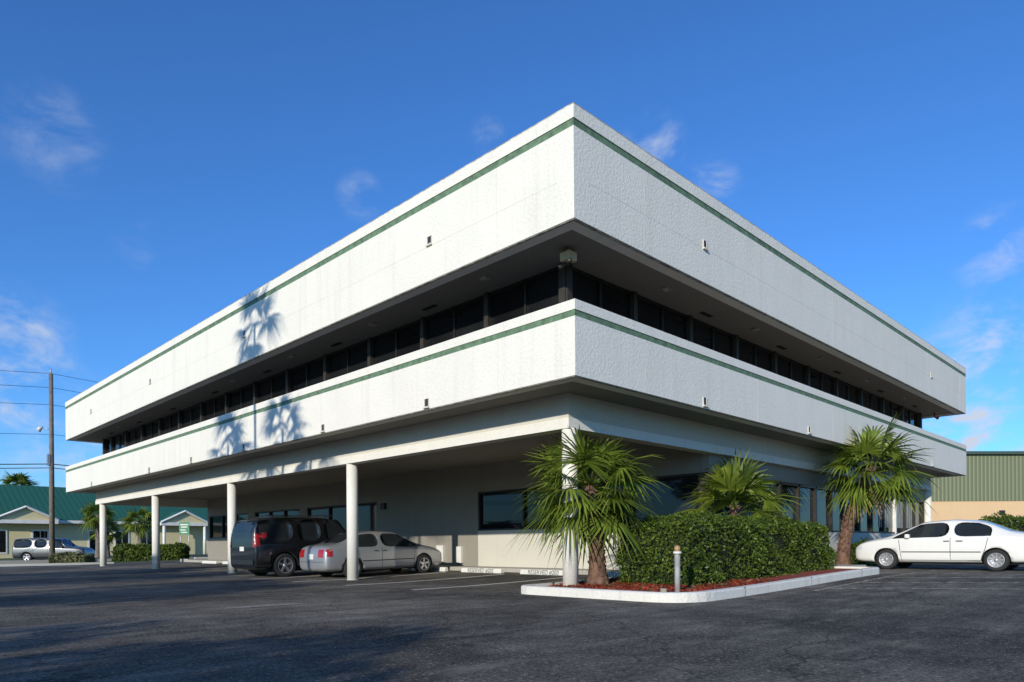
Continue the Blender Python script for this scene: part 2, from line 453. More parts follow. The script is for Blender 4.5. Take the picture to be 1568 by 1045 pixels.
# ------------------------------------------------------------ planter
def rounded(poly,rad,seg=7,step=.35):
    out=[];n=len(poly)
    for i in range(n):
        p=Vector(poly[i]);a=Vector(poly[i-1]);b=Vector(poly[(i+1)%n]);r=rad[i]
        da=(a-p).normalized();db=(b-p).normalized()
        s=p+da*r;t=p+db*r
        for k in range(seg+1):
            u=k/seg; out.append(s*(1-u)**2+p*2*u*(1-u)+t*u*u)
        nxt=Vector(poly[(i+1)%n]); nr=rad[(i+1)%n]
        en=nxt+(p-nxt).normalized()*nr
        L=(en-t).length;m=int(L/step)
        for k in range(1,m): out.append(t.lerp(en,k/m))
    return out
M_chip=leafmat('mulch_chip',(.10,.018,.010),(.38,.075,.035),.0)
def planter():
    e=empty('planter_island')
    pl=rounded([(.30,1.95),(.27,-2.06),(9.7,-2.1),(9.7,1.25),(7.0,1.95)],[.5,.9,.5,.1,.1])
    n=len(pl);inn=[]
    for i in range(n):
        t=(pl[(i+1)%n]-pl[i-1]).normalized(); nm=Vector((-t.y,t.x)); inn.append(pl[i]+nm*.19)
    V=[];F=[]
    for i in range(n):
        o,q=pl[i],inn[i]
        o2=o+(q-o)*.15
        V+=[(o.x,o.y,-.03),(o.x,o.y,g(o.x)+.145),(o2.x,o2.y,g(o.x)+.17),(q.x,q.y,g(q.x)+.17),(q.x,q.y,0)]
    for i in range(n):
        j=(i+1)%n
        for k in range(4): F.append((i*5+k,j*5+k,j*5+k+1,i*5+k+1))
    obj('curb',V,F,M_curb,e)
    jj=[]
    for i in range(0,n,8):
        o=pl[i]; 
        if o.y<-2 and o.x>1.5: jj.append((o.x,o.x+.010,o.y-.003,o.y+.19,g(o.x)+.0,g(o.x)+.173))
    boxes('curb_joints',jj,M_bronze_l,e)
    bm=bmesh.new(); vs=[bm.verts.new((q.x,q.y,g(q.x)+.12)) for q in inn]
    ed=[bm.edges.new((vs[i],vs[(i+1)%n])) for i in range(n)]
    bmesh.ops.triangle_fill(bm,edges=ed,use_beauty=True)
    me=bpy.data.meshes.new('mulch_bed'); bm.to_mesh(me); bm.free(); me.materials.append(M_mulch)
    o=bpy.data.objects.new('mulch_bed',me); COL.objects.link(o); o.parent=e
    rng=np.random.default_rng(4); m=9000
    P=np.stack([rng.uniform(.55,4.5,m),rng.uniform(-1.80,1.72,m),np.zeros(m)],1)
    P=P[~((P[:,0]<1.15)&(np.abs(P[:,1])>1.15))]
    P[:,2]=[g(x)+.13+random.random()*.03 for x in P[:,0]]
    leafcloud('mulch_chips',P,np.tile([0,0,1.],(len(P),1)),.03,M_chip,e,rng,1.2)
    leafcloud('fallen_leaves',P[:260]+np.array([0,0,.03]),np.tile([0,0,1.],(260,1)),.05,M_palmdead,e,rng,1.2)
planter()

b=empty('bollard_light',(1.16,-1.35,.15))
tube('post',[(0,0,-.1),(0,0,.62)],.05,simple('grey_post',(.33,.33,.31),.6,.3),b)
tube('collar',[(0,0,.62),(0,0,.66),(0,0,.66),(0,0,.70)],[.05,.05,.075,.075],M_wframe,b)
tube('lamp_head',[(0,0,.70),(0,0,.78),(0,0,.81)],[.055,.055,.02],simple('amber_glass',(.35,.22,.1),.3,.2),b)
b2=empty('spigot',(.95,-1.2,.13))
tube('base',[(0,0,-.05),(0,0,.06),(.03,0,.08)],[.06,.06,.02],simple('rock',(.3,.27,.2),.9),b2)

# ------------------------------------------------------------ palms
def palm(name,loc,trunk_h,crown_r,nf=34,lean=(0,0),tr=.14,seed=1,low=-35,blades=26,boots=True,bw=.045,dead=2,tmat=None,flare=.35):
    rg=random.Random(seed)
    e=empty(name,loc)
    tm=tmat or M_trunk
    pts=[];rad=[]
    nseg=12
    for i in range(nseg+1):
        t=i/nseg
        pts.append((lean[0]*t*t,lean[1]*t*t,-.1+t*(trunk_h+.1)))
        rad.append(tr*(1.2-.35*t+ flare*max(0,.2-t)/.2+rg.uniform(-.04,.04)))
    tube('trunk',pts,rad,tm,e,n=12)
    top=Vector(pts[-1])
    if boots:
        V=[];F=[]
        nb=int(trunk_h*60)
        for i in range(nb):
            t=(i+.5)/nb; an=i*2.39996; h=t*trunk_h
            r0=tr*(1.15-.35*t)
            c=Vector((lean[0]*t*t,lean[1]*t*t,h)); o=Vector((math.cos(an),math.sin(an),0)); s=Vector((-o.y,o.x,0))
            w=.04*rg.uniform(.7,1.3); ln=rg.uniform(.07,.14); ot=rg.uniform(.02,.06)
            k=len(V)
            V+=[c+o*r0*.8-s*w,c+o*r0*.8+s*w,c+o*(r0+ot)+s*w*.5+Vector((0,0,ln)),c+o*(r0+ot)-s*w*.5+Vector((0,0,ln)),
                c+o*(r0+ot-.03)+s*w*.5+Vector((0,0,ln+.01)),c+o*(r0+ot-.03)-s*w*.5+Vector((0,0,ln+.01)),c+o*r0*.7-s*w*.6+Vector((0,0,ln)),c+o*r0*.7+s*w*.6+Vector((0,0,ln))]
            F+=[(k,k+1,k+2,k+3),(k+3,k+2,k+4,k+5),(k+5,k+4,k+7,k+6),(k+1,k+7,k+4,k+2),(k,k+3,k+5,k+6)]
        obj('leaf_bases',V,F,tm,e)
    V=[];F=[];MI=[]
    for i in range(nf+dead):
        isd=i>=nf
        t=(i+.5)/nf
        az=i*2.39996+rg.uniform(-.25,.25)
        el=R(82-(82-low)*(t**.85))+R(rg.uniform(-9,9))
        if isd: el=R(-70+rg.uniform(-8,8))
        d=Vector((math.cos(el)*math.cos(az),math.cos(el)*math.sin(az),math.sin(el)))
        s=Vector((-math.sin(az),math.cos(az),0))
        s=(s+Vector((0,0,rg.uniform(-.35,.35)))).normalized()
        n=d.cross(s).normalized()
        sc=rg.uniform(.82,1.12)
        Lp=crown_r*.44*sc; Lb=crown_r*.60*sc
        if isd: Lp*=.6; Lb*=.7
        base=top+Vector((0,0,rg.uniform(-.15,.05)))
        mid=base+d*Lp*.5+Vector((0,0,.03))
        hub=base+d*Lp+Vector((0,0,-.05*Lp))
        mi=1 if isd else 0
        for a,b_ in ((base,mid),(mid,hub)):
            k=len(V); V+=[a-s*.014,a+s*.014,b_+s*.011,b_-s*.011]; F.append((k,k+1,k+2,k+3)); MI.append(mi)
            k=len(V); V+=[a-n*.012,a+n*.012,b_+n*.010,b_-n*.010]; F.append((k,k+1,k+2,k+3)); MI.append(mi)
        droop=rg.uniform(.10,.42)
        fold=rg.uniform(.1,.4)
        for bI in range(blades):
            a=-1.95+3.9*(bI+.5)/blades+rg.uniform(-.03,.03)
            dr=(d*math.cos(a)+s*math.sin(a)-n*fold*abs(math.sin(a))).normalized()
            L=Lb*(.66+.34*math.cos(a*.75))*rg.uniform(.85,1.1)
            wv=n.cross(dr).normalized()
            tw=rg.uniform(-.35,.35)
            wv=(wv+n*tw).normalized()
            for q,(tt,ww) in enumerate(((0,.25),(.38,1),(.72,.62),(1,.06))):
                p=hub+dr*(L*tt)+Vector((0,0,-droop*L*tt**2.4*(1.0+ .5*rg.random())))
                w=bw*.5*ww
                V+=[p-wv*w,p+wv*w]
                if q:
                    k=len(V); F.append((k-4,k-3,k-1,k-2)); MI.append(mi)
    obj('fronds',V,F,[M_palm,M_palmdead],e,midx=MI)
    return e
palm('fan_palm',(1.90,1.02,.12),2.08,1.66,nf=40,lean=(-.06,.16),tr=.155,seed=11,low=-42,dead=1,bw=.055,flare=.7)
palm('fan_palm',(13.2,.2,.2),3.1,1.95,nf=24,lean=(.70,-.62),tr=.165,seed=5,low=-32,bw=.075,dead=2)
palm('fan_palm',(7.2,.70,.15),1.75,1.75,nf=20,lean=(0,0),tr=.14,seed=9,low=-12,bw=.075)
palm('sabal_palm',(7.5,59.4,.15),3.7,1.7,nf=26,tr=.2,seed=21,bw=.12,blades=16,boots=False,tmat=M_trunkg)
palm('sabal_palm',(10.2,57.5,.15),3.2,1.8,nf=26,tr=.2,seed=22,bw=.12,blades=16,boots=False,tmat=M_trunkg)
palm('sabal_palm',(8.6,61,.15),2.4,1.6,nf=22,tr=.2,seed=23,bw=.12,blades=16,boots=False,tmat=M_trunkg)
palm('sabal_palm',(9.8,106,.15),9.3,2.6,nf=28,tr=.25,seed=24,bw=.2,blades=14,boots=False,tmat=M_trunkg)
palm('sabal_palm',(-10.9,8.7,0),11.5,1.9,nf=13,tr=.08,seed=31,bw=.07,boots=False,tmat=M_trunkg,low=-30,dead=0)
palm('sabal_palm',(-10.9,6.9,0),8.1,1.7,nf=12,tr=.08,seed=32,bw=.07,boots=False,tmat=M_trunkg,low=-20,dead=0)
palm('sabal_palm',(-11.2,10.6,0),8.1,2.0,nf=12,tr=.08,seed=33,bw=.07,boots=False,tmat=M_trunkg,low=-20,dead=0)

def shade_tree(name,loc,h,r,n,size,seed,mat=None,sq=.7):
    rng=np.random.default_rng(seed); rg=random.Random(seed)
    e=empty(name,loc)
    tube('trunk',[(0,0,-.1),(.1,0,h*.3),(.05,.1,h*.6)],[r*.09,r*.07,r*.04],M_trunkg,e)
    C=[]
    for i in range(22):
        a=rg.uniform(0,6.28); rr=r*math.sqrt(rg.random())*.8; z=h-r*sq+ (rg.uniform(-1,1))*r*sq*math.sqrt(max(0,1-(rr/r)**2))*.8
        C.append((rr*math.cos(a),rr*math.sin(a),z))
    for c in C[:8]:
        tube('limb',[(.05,.05,h*.35),(c[0]*.5,c[1]*.5,h*.35+(c[2]-h*.35)*.6),c],[r*.045,r*.03,r*.012],M_trunkg,e,n=7)
    C=np.array(C); k=rng.integers(0,len(C),n)
    d=rng.normal(size=(n,3)); d/=np.linalg.norm(d,axis=1)[:,None]
    rad=(r*.33*(.5+.5*rng.random(n)**.5))[:,None]*rng.uniform(.7,1.2,len(C))[k][:,None]
    P=C[k]+d*rad*np.array([1,1,.75])
    leafcloud('leaves',P,d,size,mat or M_tree,e,rng,.5)
    return e
shade_tree('oak_tree',(-21.5,-7.4,0),5.5,3.0,8000,.14,41)
shade_tree('oak_tree',(-26.0,-6.0,0),6.2,3.2,8000,.14,47)
shade_tree('oak_tree',(-20.5,2.9,0),7.0,2.8,6000,.13,42)
shade_tree('oak_tree',(-22,9.5,0),8.0,3.3,6000,.13,43)
shade_tree('oak_tree',(-19,16.5,0),8,3.0,6000,.13,45)

def treeline(name,p,q,n,h,seed,size=.5):
    rng=np.random.default_rng(seed)
    e=empty(name)
    p=np.array(p);q=np.array(q)
    m=60; cs=p+(q-p)*rng.random((m,1)); hh=h*(.6+.5*rng.random(m))
    k=rng.integers(0,m,n); d=rng.normal(size=(n,3)); d/=np.linalg.norm(d,axis=1)[:,None]
    P=np.zeros((n,3)); P[:,:2]=cs[k]; P[:,2]=hh[k]*.55
    P+=d*np.stack([hh[k]*.6,hh[k]*.6,hh[k]*.45],1)*(.6+.4*rng.random((n,1)))
    P[:,2]=np.maximum(P[:,2],.2)
    leafcloud('leaves',P,d,size,M_tree,e,rng,.5)
treeline('distant_trees',(-40,125),(60,110),14000,5.2,51)
treeline('distant_trees',(60,40),(110,10),14000,5.0,52)

# ------------------------------------------------------------ cars
def revolve(name,prof,mat,parent,loc,n=28):
    V=[];F=[];m=len(prof)
    for k in range(n):
        a=2*math.pi*k/n
        for (r,y) in prof: V.append((r*math.cos(a),y,r*math.sin(a)))
    for k in range(n):
        j=(k+1)%n
        for i in range(m-1): F.append((k*m+i,k*m+i+1,j*m+i+1,j*m+i))
    o=obj(name,V,F,mat,parent,smooth=True); o.location=loc; return o
def wheel(parent,x,y,r,side,alloy,nsp=5):
    w=.10*side
    t=revolve('tyre',[(r*.64,-w*1.0),(r*.9,-w*1.05),(r*.98,-w*.85),(r,-w*.5),(r,w*.5),(r*.98,w*.85),(r*.9,w*1.08),(r*.66,w*1.05),(r*.62,w*.9)],M_rubber,parent,(x,y,r))
    rp=M_rim if alloy else M_steel
    revolve('rim',[(r*.66,w*1.0),(r*.62,w*1.03),(r*.58,w*.75),(r*.2,w*.45),(0.0,w*.45)],M_dark if alloy else rp,parent,(x,y,r))
    revolve('rim_lip',[(r*.67,w*1.02),(r*.645,w*1.09),(r*.59,w*.95)],rp,parent,(x,y,r))
    V=[];F=[]
    for k in range(nsp):
        a=2*math.pi*k/nsp+.3; c,s=math.cos(a),math.sin(a)
        b0,b1=(r*.1,r*.085) if alloy else (r*.06,r*.05)
        pts=[(0,-b0,.85),(r*.62,-b1,.98),(r*.62,b1,.98),(0,b0,.85),(0,-b0,.4),(r*.62,-b1,.6),(r*.62,b1,.6),(0,b0,.4)]
        kk=len(V)
        for (u,v,q) in pts: V.append((u*c-v*s,w*q,u*s+v*c))
        F+=[tuple(kk+i for i in f) for f in BF]
    o=obj('spokes',V,F,rp,parent); o.location=(x,y,r)
    revolve('hub_cap',[(r*.17,w*.8),(r*.15,w*.98),(0,w*1.0)],rp,parent,(x,y,r))
def car(name,loc,heading,pitch,st,paint,wr,wxr,wxf,W,glass_side,ws,rw,alloy=True,seams=(),extra=None,subs=2):
    e=empty(name,loc); e.rotation_euler=(0,-pitch,heading)
    bm=bmesh.new(); rings=[]
    cl=bm.edges.layers.float.new('crease_edge'); cv=bm.verts.layers.float.new('crease_vert')
    for s in st:
        x,zb,zl,zt,wb,wt=s
        gh=zt-zl
        zm=zb+(zl-zb)*.55
        pr=[(0,zb),(wb*.80,zb),(wb*.965,zb+.07),(wb,zm),(wb*.975,zl),(wt,zt-min(.045,gh*.3)),(wt*.86,zt),(0,zt+.018)]
        ring_=[bm.verts.new((x,p[0],p[1])) for p in pr]
        ring_+=[bm.verts.new((x,-p[0],p[1])) for p in pr[6:0:-1]]
        rings.append(ring_)
    n=14; fd={}
    for i in range(len(rings)-1):
        for k in range(n):
            j=(k+1)%n
            f=bm.faces.new((rings[i][k],rings[i][j],rings[i+1][j],rings[i+1][k])); f.smooth=True; fd[(i,k)]=f
    for i in range(len(rings)-1):
        for k,v in ((4,.65),(10,.65),(2,.3),(12,.3),(5,.4),(9,.4)):
            ed=bm.edges.get((rings[i][k],rings[i+1][k]))
            if ed: ed[cl]=v
    f=bm.faces.new(rings[0][::-1]);f.smooth=True; f=bm.faces.new(rings[-1]);f.smooth=True
    bm.normal_update(); bmesh.ops.recalc_face_normals(bm,faces=bm.faces)
    groups=[]
    for (a,b_) in glass_side:
        groups.append(([fd[(i,4)] for i in range(a,b_)],.02)); groups.append(([fd[(i,9)] for i in range(a,b_)],.02))
    for (a,b_) in (ws,rw):
        groups.append(([fd[(i,k)] for i in range(a,b_) for k in (6,7)],.015))
    for fs,th in groups:
        bmesh.ops.inset_region(bm,faces=fs,thickness=th,depth=-.004,use_even_offset=True)
        for f in fs: f.material_index=1
    for ed in bm.edges:
        if len(ed.link_faces)==2 and ed.link_faces[0].material_index!=ed.link_faces[1].material_index:
            ed[cl]=1.0
            for v in ed.verts: v[cv]=.85
    me=bpy.data.meshes.new('body'); bm.to_mesh(me); bm.free()
    for m in (paint,M_carglass,M_dark): me.materials.append(m)
    o=bpy.data.objects.new('body',me); COL.objects.link(o)
    sb=o.modifiers.new('s','SUBSURF'); sb.levels=subs; sb.render_levels=subs
    cut=[]
    for wx in (wxr,wxf):
        V=[];F=[];nn=32;rr=wr*1.13
        for yy in (-W,W):
            for k in range(nn):
                a=2*math.pi*k/nn; V.append((wx+rr*math.cos(a),yy,wr+rr*math.sin(a)))
        for k in range(nn): j=(k+1)%nn; F.append((k,j,nn+j,nn+k))
        F.append(tuple(range(nn))[::-1]); F.append(tuple(range(nn,2*nn)))
        c=obj('cut',V,F,[paint,M_carglass,M_dark],None,midx=[2]*len(F)); cut.append(c)
        bm=bmesh.new(); bm.from_mesh(c.data); bmesh.ops.recalc_face_normals(bm,faces=bm.faces); bm.to_mesh(c.data); bm.free()
        md=o.modifiers.new('b','BOOLEAN'); md.object=c; md.operation='DIFFERENCE'; md.solver='EXACT'
    dg=bpy.context.evaluated_depsgraph_get(); dg.update()
    nm=bpy.data.meshes.new_from_object(o.evaluated_get(dg)); 
    o.modifiers.clear(); o.data=nm; nm.name='body'
    for c in cut: bpy.data.objects.remove(c)
    o.parent=e
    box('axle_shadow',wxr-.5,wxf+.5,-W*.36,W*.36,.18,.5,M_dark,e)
    ww=W/2-.115
    for wx in (wxr,wxf):
        wheel(e,wx,ww,wr,1,alloy,5 if alloy else 9); wheel(e,wx,-ww,wr,-1,alloy,5 if alloy else 9)
    from mathutils.bvhtree import BVHTree
    bv=BVHTree.FromPolygons([v.co[:] for v in nm.vertices],[p.vertices[:] for p in nm.polygons])
    def side_pt(x,z,s):
        h=bv.ray_cast(Vector((x,s*3,z)),Vector((0,-s,0))); return h[0].y if h[0] else s*W/2
    def end_pt(y,z,s):
        h=bv.ray_cast(Vector((s*5,y,z)),Vector((-s,0,0))); return h[0].x if h[0] else s*2
    V=[];F=[]
    for pts in seams:
        for s in (1,-1):
            for (x0,z0),(x1,z1) in zip(pts[:-1],pts[1:]):
                m=6
                dx,dz=x1-x0,z1-z0; L=math.hypot(dx,dz); nxx,nzz=-dz/L*.007,dx/L*.007
                for i in range(m+1):
                    t=i/m; x=x0+dx*t; z=z0+dz*t; y=side_pt(x,z,s)+s*.003
                    V+=[(x-nxx,y,z-nzz),(x+nxx,y,z+nzz)]
                    if i: k=len(V); F.append((k-4,k-3,k-1,k-2))
    if V: obj('panel_gaps',V,F,M_trim,e)
    def grid(nm_,fn,a0,a1,z0,z1,mat,signs,na,nz_):
        V=[];F=[]
        for s in signs:
            b0=len(V)
            for i in range(na+1):
                for j in range(nz_+1): V.append(fn(a0+(a1-a0)*i/na,z0+(z1-z0)*j/nz_,s))
            for i in range(na):
                for j in range(nz_): a=b0+i*(nz_+1)+j; F.append((a,a+1,a+nz_+2,a+nz_+1))
        return obj(nm_,V,F,mat,e,smooth=True)
    def patch_side(nm_,x0,x1,z0,z1,mat,off=.008,nx_=4,nz_=3):
        return grid(nm_,lambda x,z,s:(x,side_pt(x,z,s)+s*off,z),x0,x1,z0,z1,mat,(1,-1),nx_,nz_)
    def patch_end(nm_,y0,y1,z0,z1,mat,s,off=.008):
        return grid(nm_,lambda y,z,q:(end_pt(y*q,z,s)+s*off,y*q,z),y0,y1,z0,z1,mat,(1,-1),4,3)
    if extra: extra(e,patch_side,patch_end,side_pt,end_pt)
    return e
def paint(name,c,metal=0,rough=.3):
    return simple(name,c,rough,.04,1.5,metal=metal,coat=.7)
P_white=paint('white_car_paint',(.76,.745,.70)); P_silver=paint('silver_car_paint',(.40,.405,.41),.5,.35)
P_black=paint('black_car_paint',(.007,.007,.008)); P_grey=paint('grey_car_paint',(.075,.08,.085),.4,.35)
SED=[(-2.28,.36,.66,.72,.68,.60),(-2.24,.25,.80,.93,.82,.72),(-2.10,.21,.88,1.03,.86,.74),(-1.62,.20,.91,1.07,.872,.70),
     (-1.25,.19,.925,1.26,.878,.62),(-.92,.19,.925,1.39,.878,.59),(-.32,.19,.915,1.435,.88,.59),(-.26,.19,.915,1.435,.88,.59),
     (.35,.19,.905,1.40,.88,.59),(.52,.19,.90,1.37,.878,.59),(1.22,.19,.88,.985,.872,.70),(1.70,.19,.83,.92,.865,.70),
     (2.08,.20,.75,.83,.83,.66),(2.24,.23,.64,.70,.74,.58),(2.30,.31,.52,.57,.64,.50)]
SEAMS=[[(-.28,.30),(-.28,.90)],[(.95,.30),(1.02,.86)],[(-1.1,.62),(-1.16,.9)],[(-1.0,.30),(-1.1,.62)],[(-1.0,.28),(.95,.28)]]
def sedan_extra(tail_h=(.66,.86),white=False):
    def f(e,ps,pe,sp,ep):
        pe('taillights',.42,.70,tail_h[0],tail_h[1],M_red,-1); ps('taillight_wraps',-2.2,-2.02,tail_h[0]+.02,tail_h[1],M_red)
        pe('headlights',.40,.66,.54,.68,M_lens,1); ps('headlight_wraps',2.02,2.19,.58,.70,M_lens)
        pe('rear_plate',0,.16,.60,.76,M_wframe,-1); pe('grille',0,.32,.50,.60,M_trim,1); pe('lower_grille',0,.45,.28,.38,M_trim,1)
        pe('rear_bumper_gap',0,.66,.515,.525,M_trim,-1)
        ps('side_moulding',-1.0,.95,.50,.525,M_trim,.012,10,1)
        ps('door_handles',-.42,-.58,.80,.825,M_trim,.02,2,1) ; ps('door_handles',-.12,-.26,.80,.825,M_trim,.02,2,1)
        for s in (1,-1):
            box('mirror',.72,.84,s*.88-.07,s*.88+.09,.90,1.02,P_white if white else M_trim,e,.03)
    return f
sl=math.atan((g(4.9)-g(1.6))/3.3)
car('parked_sedan',(3.3,11.35,g(3.3)),0,sl,SED,P_silver,.315,-1.33,1.38,1.76,[(4,6),(7,10)],(9,10),(3,5),True,seams=SEAMS,extra=sedan_extra((.66,.90)))
SEDW=[(a,b_,c,d*.985,w_,t_) for (a,b_,c,d,w_,t_) in SED]
car('parked_sedan',(13.38,-2.62,.2),R(90),0,SEDW,P_white,.295,-1.33,1.36,1.72,[(4,6),(7,10)],(9,10),(3,5),False,seams=SEAMS,extra=sedan_extra((.62,.82),True))
SUV=[(-2.42,.45,.85,.95,.84,.76),(-2.41,.34,1.02,1.20,.94,.86),(-2.39,.30,1.12,1.50,.965,.84),(-2.32,.28,1.13,1.86,.97,.80),(-2.05,.28,1.13,1.93,.97,.79),
     (-1.05,.28,1.12,1.95,.97,.79),(-.98,.28,1.12,1.95,.97,.79),(-.05,.28,1.11,1.94,.97,.79),(.02,.28,1.11,1.94,.97,.79),(.68,.28,1.10,1.89,.965,.77),
     (1.12,.28,1.10,1.26,.96,.82),(1.85,.28,1.08,1.20,.95,.82),(2.30,.30,1.0,1.12,.91,.78),(2.42,.36,.80,.90,.84,.70),(2.45,.45,.65,.72,.76,.6)]
SEAMS2=[[(0,.40),(0,1.1)],[(1.02,.40),(1.06,1.08)],[(-1.0,.75),(-1.0,1.1)],[(-1.2,.55),(-1.0,.75)],[(-.9,.38),(1.0,.38)]]
def suv_extra(e,ps,pe,sp,ep):
    pe('taillights',.80,.92,1.0,1.45,M_red,-1,.012); ps('taillight_wraps',-2.37,-2.25,1.02,1.42,M_red)
    pe('rear_window',0,.66,1.28,1.70,M_carglass,-1,.006); pe('rear_plate',0,.16,.88,1.02,M_wframe,-1)
    pe('headlights',.5,.78,.80,.96,M_lens,1); pe('grille',0,.42,.70,.92,M_trim,1)
    boxes('roof_rails',[(-1.9,.5,.66,.70,1.985,2.015),(-1.9,.5,-.70,-.66,1.985,2.015),(-1.7,-1.65,-.70,.70,1.95,1.987),(.2,.25,-.70,.70,1.94,1.987)],M_trim,e)
    for s in (1,-1): box('mirror',.9,1.05,s*.98-.08,s*.98+.12,1.08,1.26,M_trim,e,.03)
    pe('rear_bumper',0,.82,.45,.6,M_trim,-1,.03)
car('parked_suv',(2.5,14.05,g(2.5)),0,sl,SUV,P_black,.39,-1.42,1.45,1.94,[(3,5),(6,7),(8,10)],(9,10),(2,3),True,seams=SEAMS2,extra=suv_extra)
P2=[(a*.98,b_*.9,c*.86,d*.86,w_*.93,t_*.93) for (a,b_,c,d,w_,t_) in SUV]
def v_extra(e,ps,pe,sp,ep):
    pe('taillights',.70,.82,.85,1.2,M_red,-1,.012); pe('headlights',.45,.68,.68,.80,M_lens,1)
    ps('side_moulding',-1.0,1.0,.52,.57,M_trim,.012,8,1)
    for s in (1,-1): box('mirror',.9,1.03,s*.9-.08,s*.9+.1,.95,1.08,M_trim,e,.03)
car('parked_suv',(2.4,50.2,0.05),R(-40),0,P2,P_grey,.33,-1.39,1.42,1.80,[(3,5),(6,7),(8,10)],(9,10),(2,3),True,seams=[[(0,.35),(0,.95)],[(-1.0,.6),(-1.0,.95)]],extra=v_extra)

# ------------------------------------------------------------ street furniture left
up=empty('utility_pole',(1.1,44.6,0))
tube('pole',[(0,0,-.2),(0,0,12.2)],[.17,.12],M_wood,up,n=12)
tube('lamp_arm',[(0,0,8.6),(-.5,.5,8.75)],.03,M_steel,up,n=8)
tube('lamp_head',[(-.4,.4,8.78),(-.5,.5,8.72),(-.6,.6,8.55)],[.06,.13,.16],M_lens,up,n=10)
tube('insulator',[(0,0,12.2),(0,0,12.5)],.04,M_steel,up,n=8)
boxes('equipment',[(-.25,-.1,-.15,.15,6.3,7.0)],M_steel,up)
for (z,zz2,rr) in ((12.2,11.6,.014),(11.3,10.8,.014),(10.2,9.8,.014),(8.3,8.0,.014),(6.4,6.1,.03),(6.15,5.9,.025)):
    for en in ((-40,46),(60,43)):
        pts=[]
        for i in range(13):
            t=i/12; x=en[0]*t; yy=(en[1]-44.6)*t
            pts.append((x,yy,z+(zz2-z)*t-1.6*4*t*(1-t)*.5))
        tube('wire',pts,rr,M_trim,up,n=5,cap=False)
up2=empty('utility_pole',(61,43,0)); tube('pole',[(0,0,-.2),(0,0,12.4)],[.17,.12],M_wood,up2)
up3=empty('utility_pole',(-39,46,0)); tube('pole',[(0,0,-.2),(0,0,12.4)],[.17,.12],M_wood,up3)
sg=empty('street_sign',(9.0,43.8,.15),R(-44))
tube('post',[(-.3,0,-.1),(-.3,0,2.5)],.03,M_steel,sg,n=8); tube('post',[(.3,0,-.1),(.3,0,2.5)],.03,M_steel,sg,n=8)
Mg=simple('sign_green',(.01,.19,.09),.5,.1)
box('panel',-.36,.36,-.06,-.03,1.75,2.65,Mg,sg)
boxes('lettering',[(-.28,.28,-.066,-.061,2.42,2.5),(-.22,.22,-.066,-.061,2.25,2.33),(-.28,.1,-.066,-.061,2.05,2.12),(-.2,.2,-.066,-.061,1.88,1.95)],M_wframe,sg)
hedge('hedge',4.2,8.8,42.2,43.6,.1,1.15,6000,.09,61,rotz=R(-42))
hedge('hedge',12.5,17,41.5,42.5,.1,1.0,5000,.09,63)
hedge('ornamental_grass',.2,2.4,40.2,41.4,.0,.6,5000,.07,62,rotz=R(-40),mat=leafmat('dry_grass',(.10,.12,.04),(.24,.24,.12)))
kb=empty('street_curb'); boxes('curb_run',[(-60,3.2,39.2,39.4,0,.13),(8.0,46,39.2,39.4,0,.33)],M_curb,kb)
sw=empty('sidewalk'); boxes('pavement',[(-80,120,45.5,46.9,-.1,.23)],M_conc,sw)

sh=empty('green_roof_shop')
M_cream=stucco('cream_stucco',(.66,.58,.34),.006,.15,.4)
def seamroof():
    m,nt,b=newmat('green_metal_roof')
    w=N(nt,'ShaderNodeTexWave'); w.wave_type='BANDS'; w.bands_direction='X'; w.inputs['Scale'].default_value=.6; w.inputs['Distortion'].default_value=0
    nt.links.new(coords(nt),w.inputs['Vector'])
    c=ramp(nt,w.outputs['Fac'],[(.0,(.010,.06,.035)),(.12,(.022,.12,.07))])
    nt.links.new(c,b.inputs['Base Color']); b.inputs['Roughness'].default_value=.6; return m
M_roofg=seamroof()
x0,x1,y0,y1=-14,30,76,92
box('walls',x0,x1,y0,y1,-.1,3.75,M_cream,sh)
ov=.9
V=[(x0-ov,y0-ov,3.75),(x1+ov,y0-ov,3.75),(x1+ov,y1+ov,3.75),(x0-ov,y1+ov,3.75),(x0-ov+6,(y0+y1)/2,7.9),(x1+ov-6,(y0+y1)/2,7.9)]
obj('roof',V,[(0,1,5,4),(1,2,5),(2,3,4,5),(3,0,4),(0,3,2,1)],M_roofg,sh)
box('fascia',x0-ov,x1+ov,y0-ov-.06,y0-ov,3.55,3.85,M_wframe,sh)
def gable(xc,w,zt,ze):
    yf=y0-1.9
    V=[(xc-w,yf,ze),(xc+w,yf,ze),(xc,yf,zt),(xc-w,y0+5,ze),(xc+w,y0+5,ze),(xc,y0+5,zt)]
    obj('gable_roof',V,[(0,2,5,3),(2,1,4,5)],M_roofg,sh)
    s=.9; V=[(xc-w*s,yf+.2,ze),(xc+w*s,yf+.2,ze),(xc,yf+.2,ze+(zt-ze)*s)]; obj('gable_wall',V,[(0,1,2)],M_cream,sh)
    for (a,b_) in (((xc-w,ze),(xc,zt)),((xc,zt),(xc+w,ze))):
        tube('gable_trim',[(a[0],yf-.05,a[1]),(b_[0],yf-.05,b_[1])],.12,M_wframe,sh,n=4,smooth=False)
    boxes('gable_beam',[(xc-w,xc+w,yf,yf+.3,ze-.35,ze)],M_wframe,sh)
    for dx in (-w*.85,w*.85): tube('porch_column',[(xc+dx,yf+.2,0),(xc+dx,yf+.2,ze-.3)],.16,M_wframe,sh)
gable(5.0,2.7,5.1,3.8); gable(20,2.6,5.1,3.8)
wl=[];wg=[]
for xc in (-3,3.0,6.5,11.5,14,16.5,24):
    wl.append((xc-.75,xc+.75,y0-.06,y0-.01,.5,2.9)); wg.append((xc-.6,xc-.04,y0-.08,y0-.061,.65,2.75)); wg.append((xc+.04,xc+.6,y0-.08,y0-.061,.65,2.75))
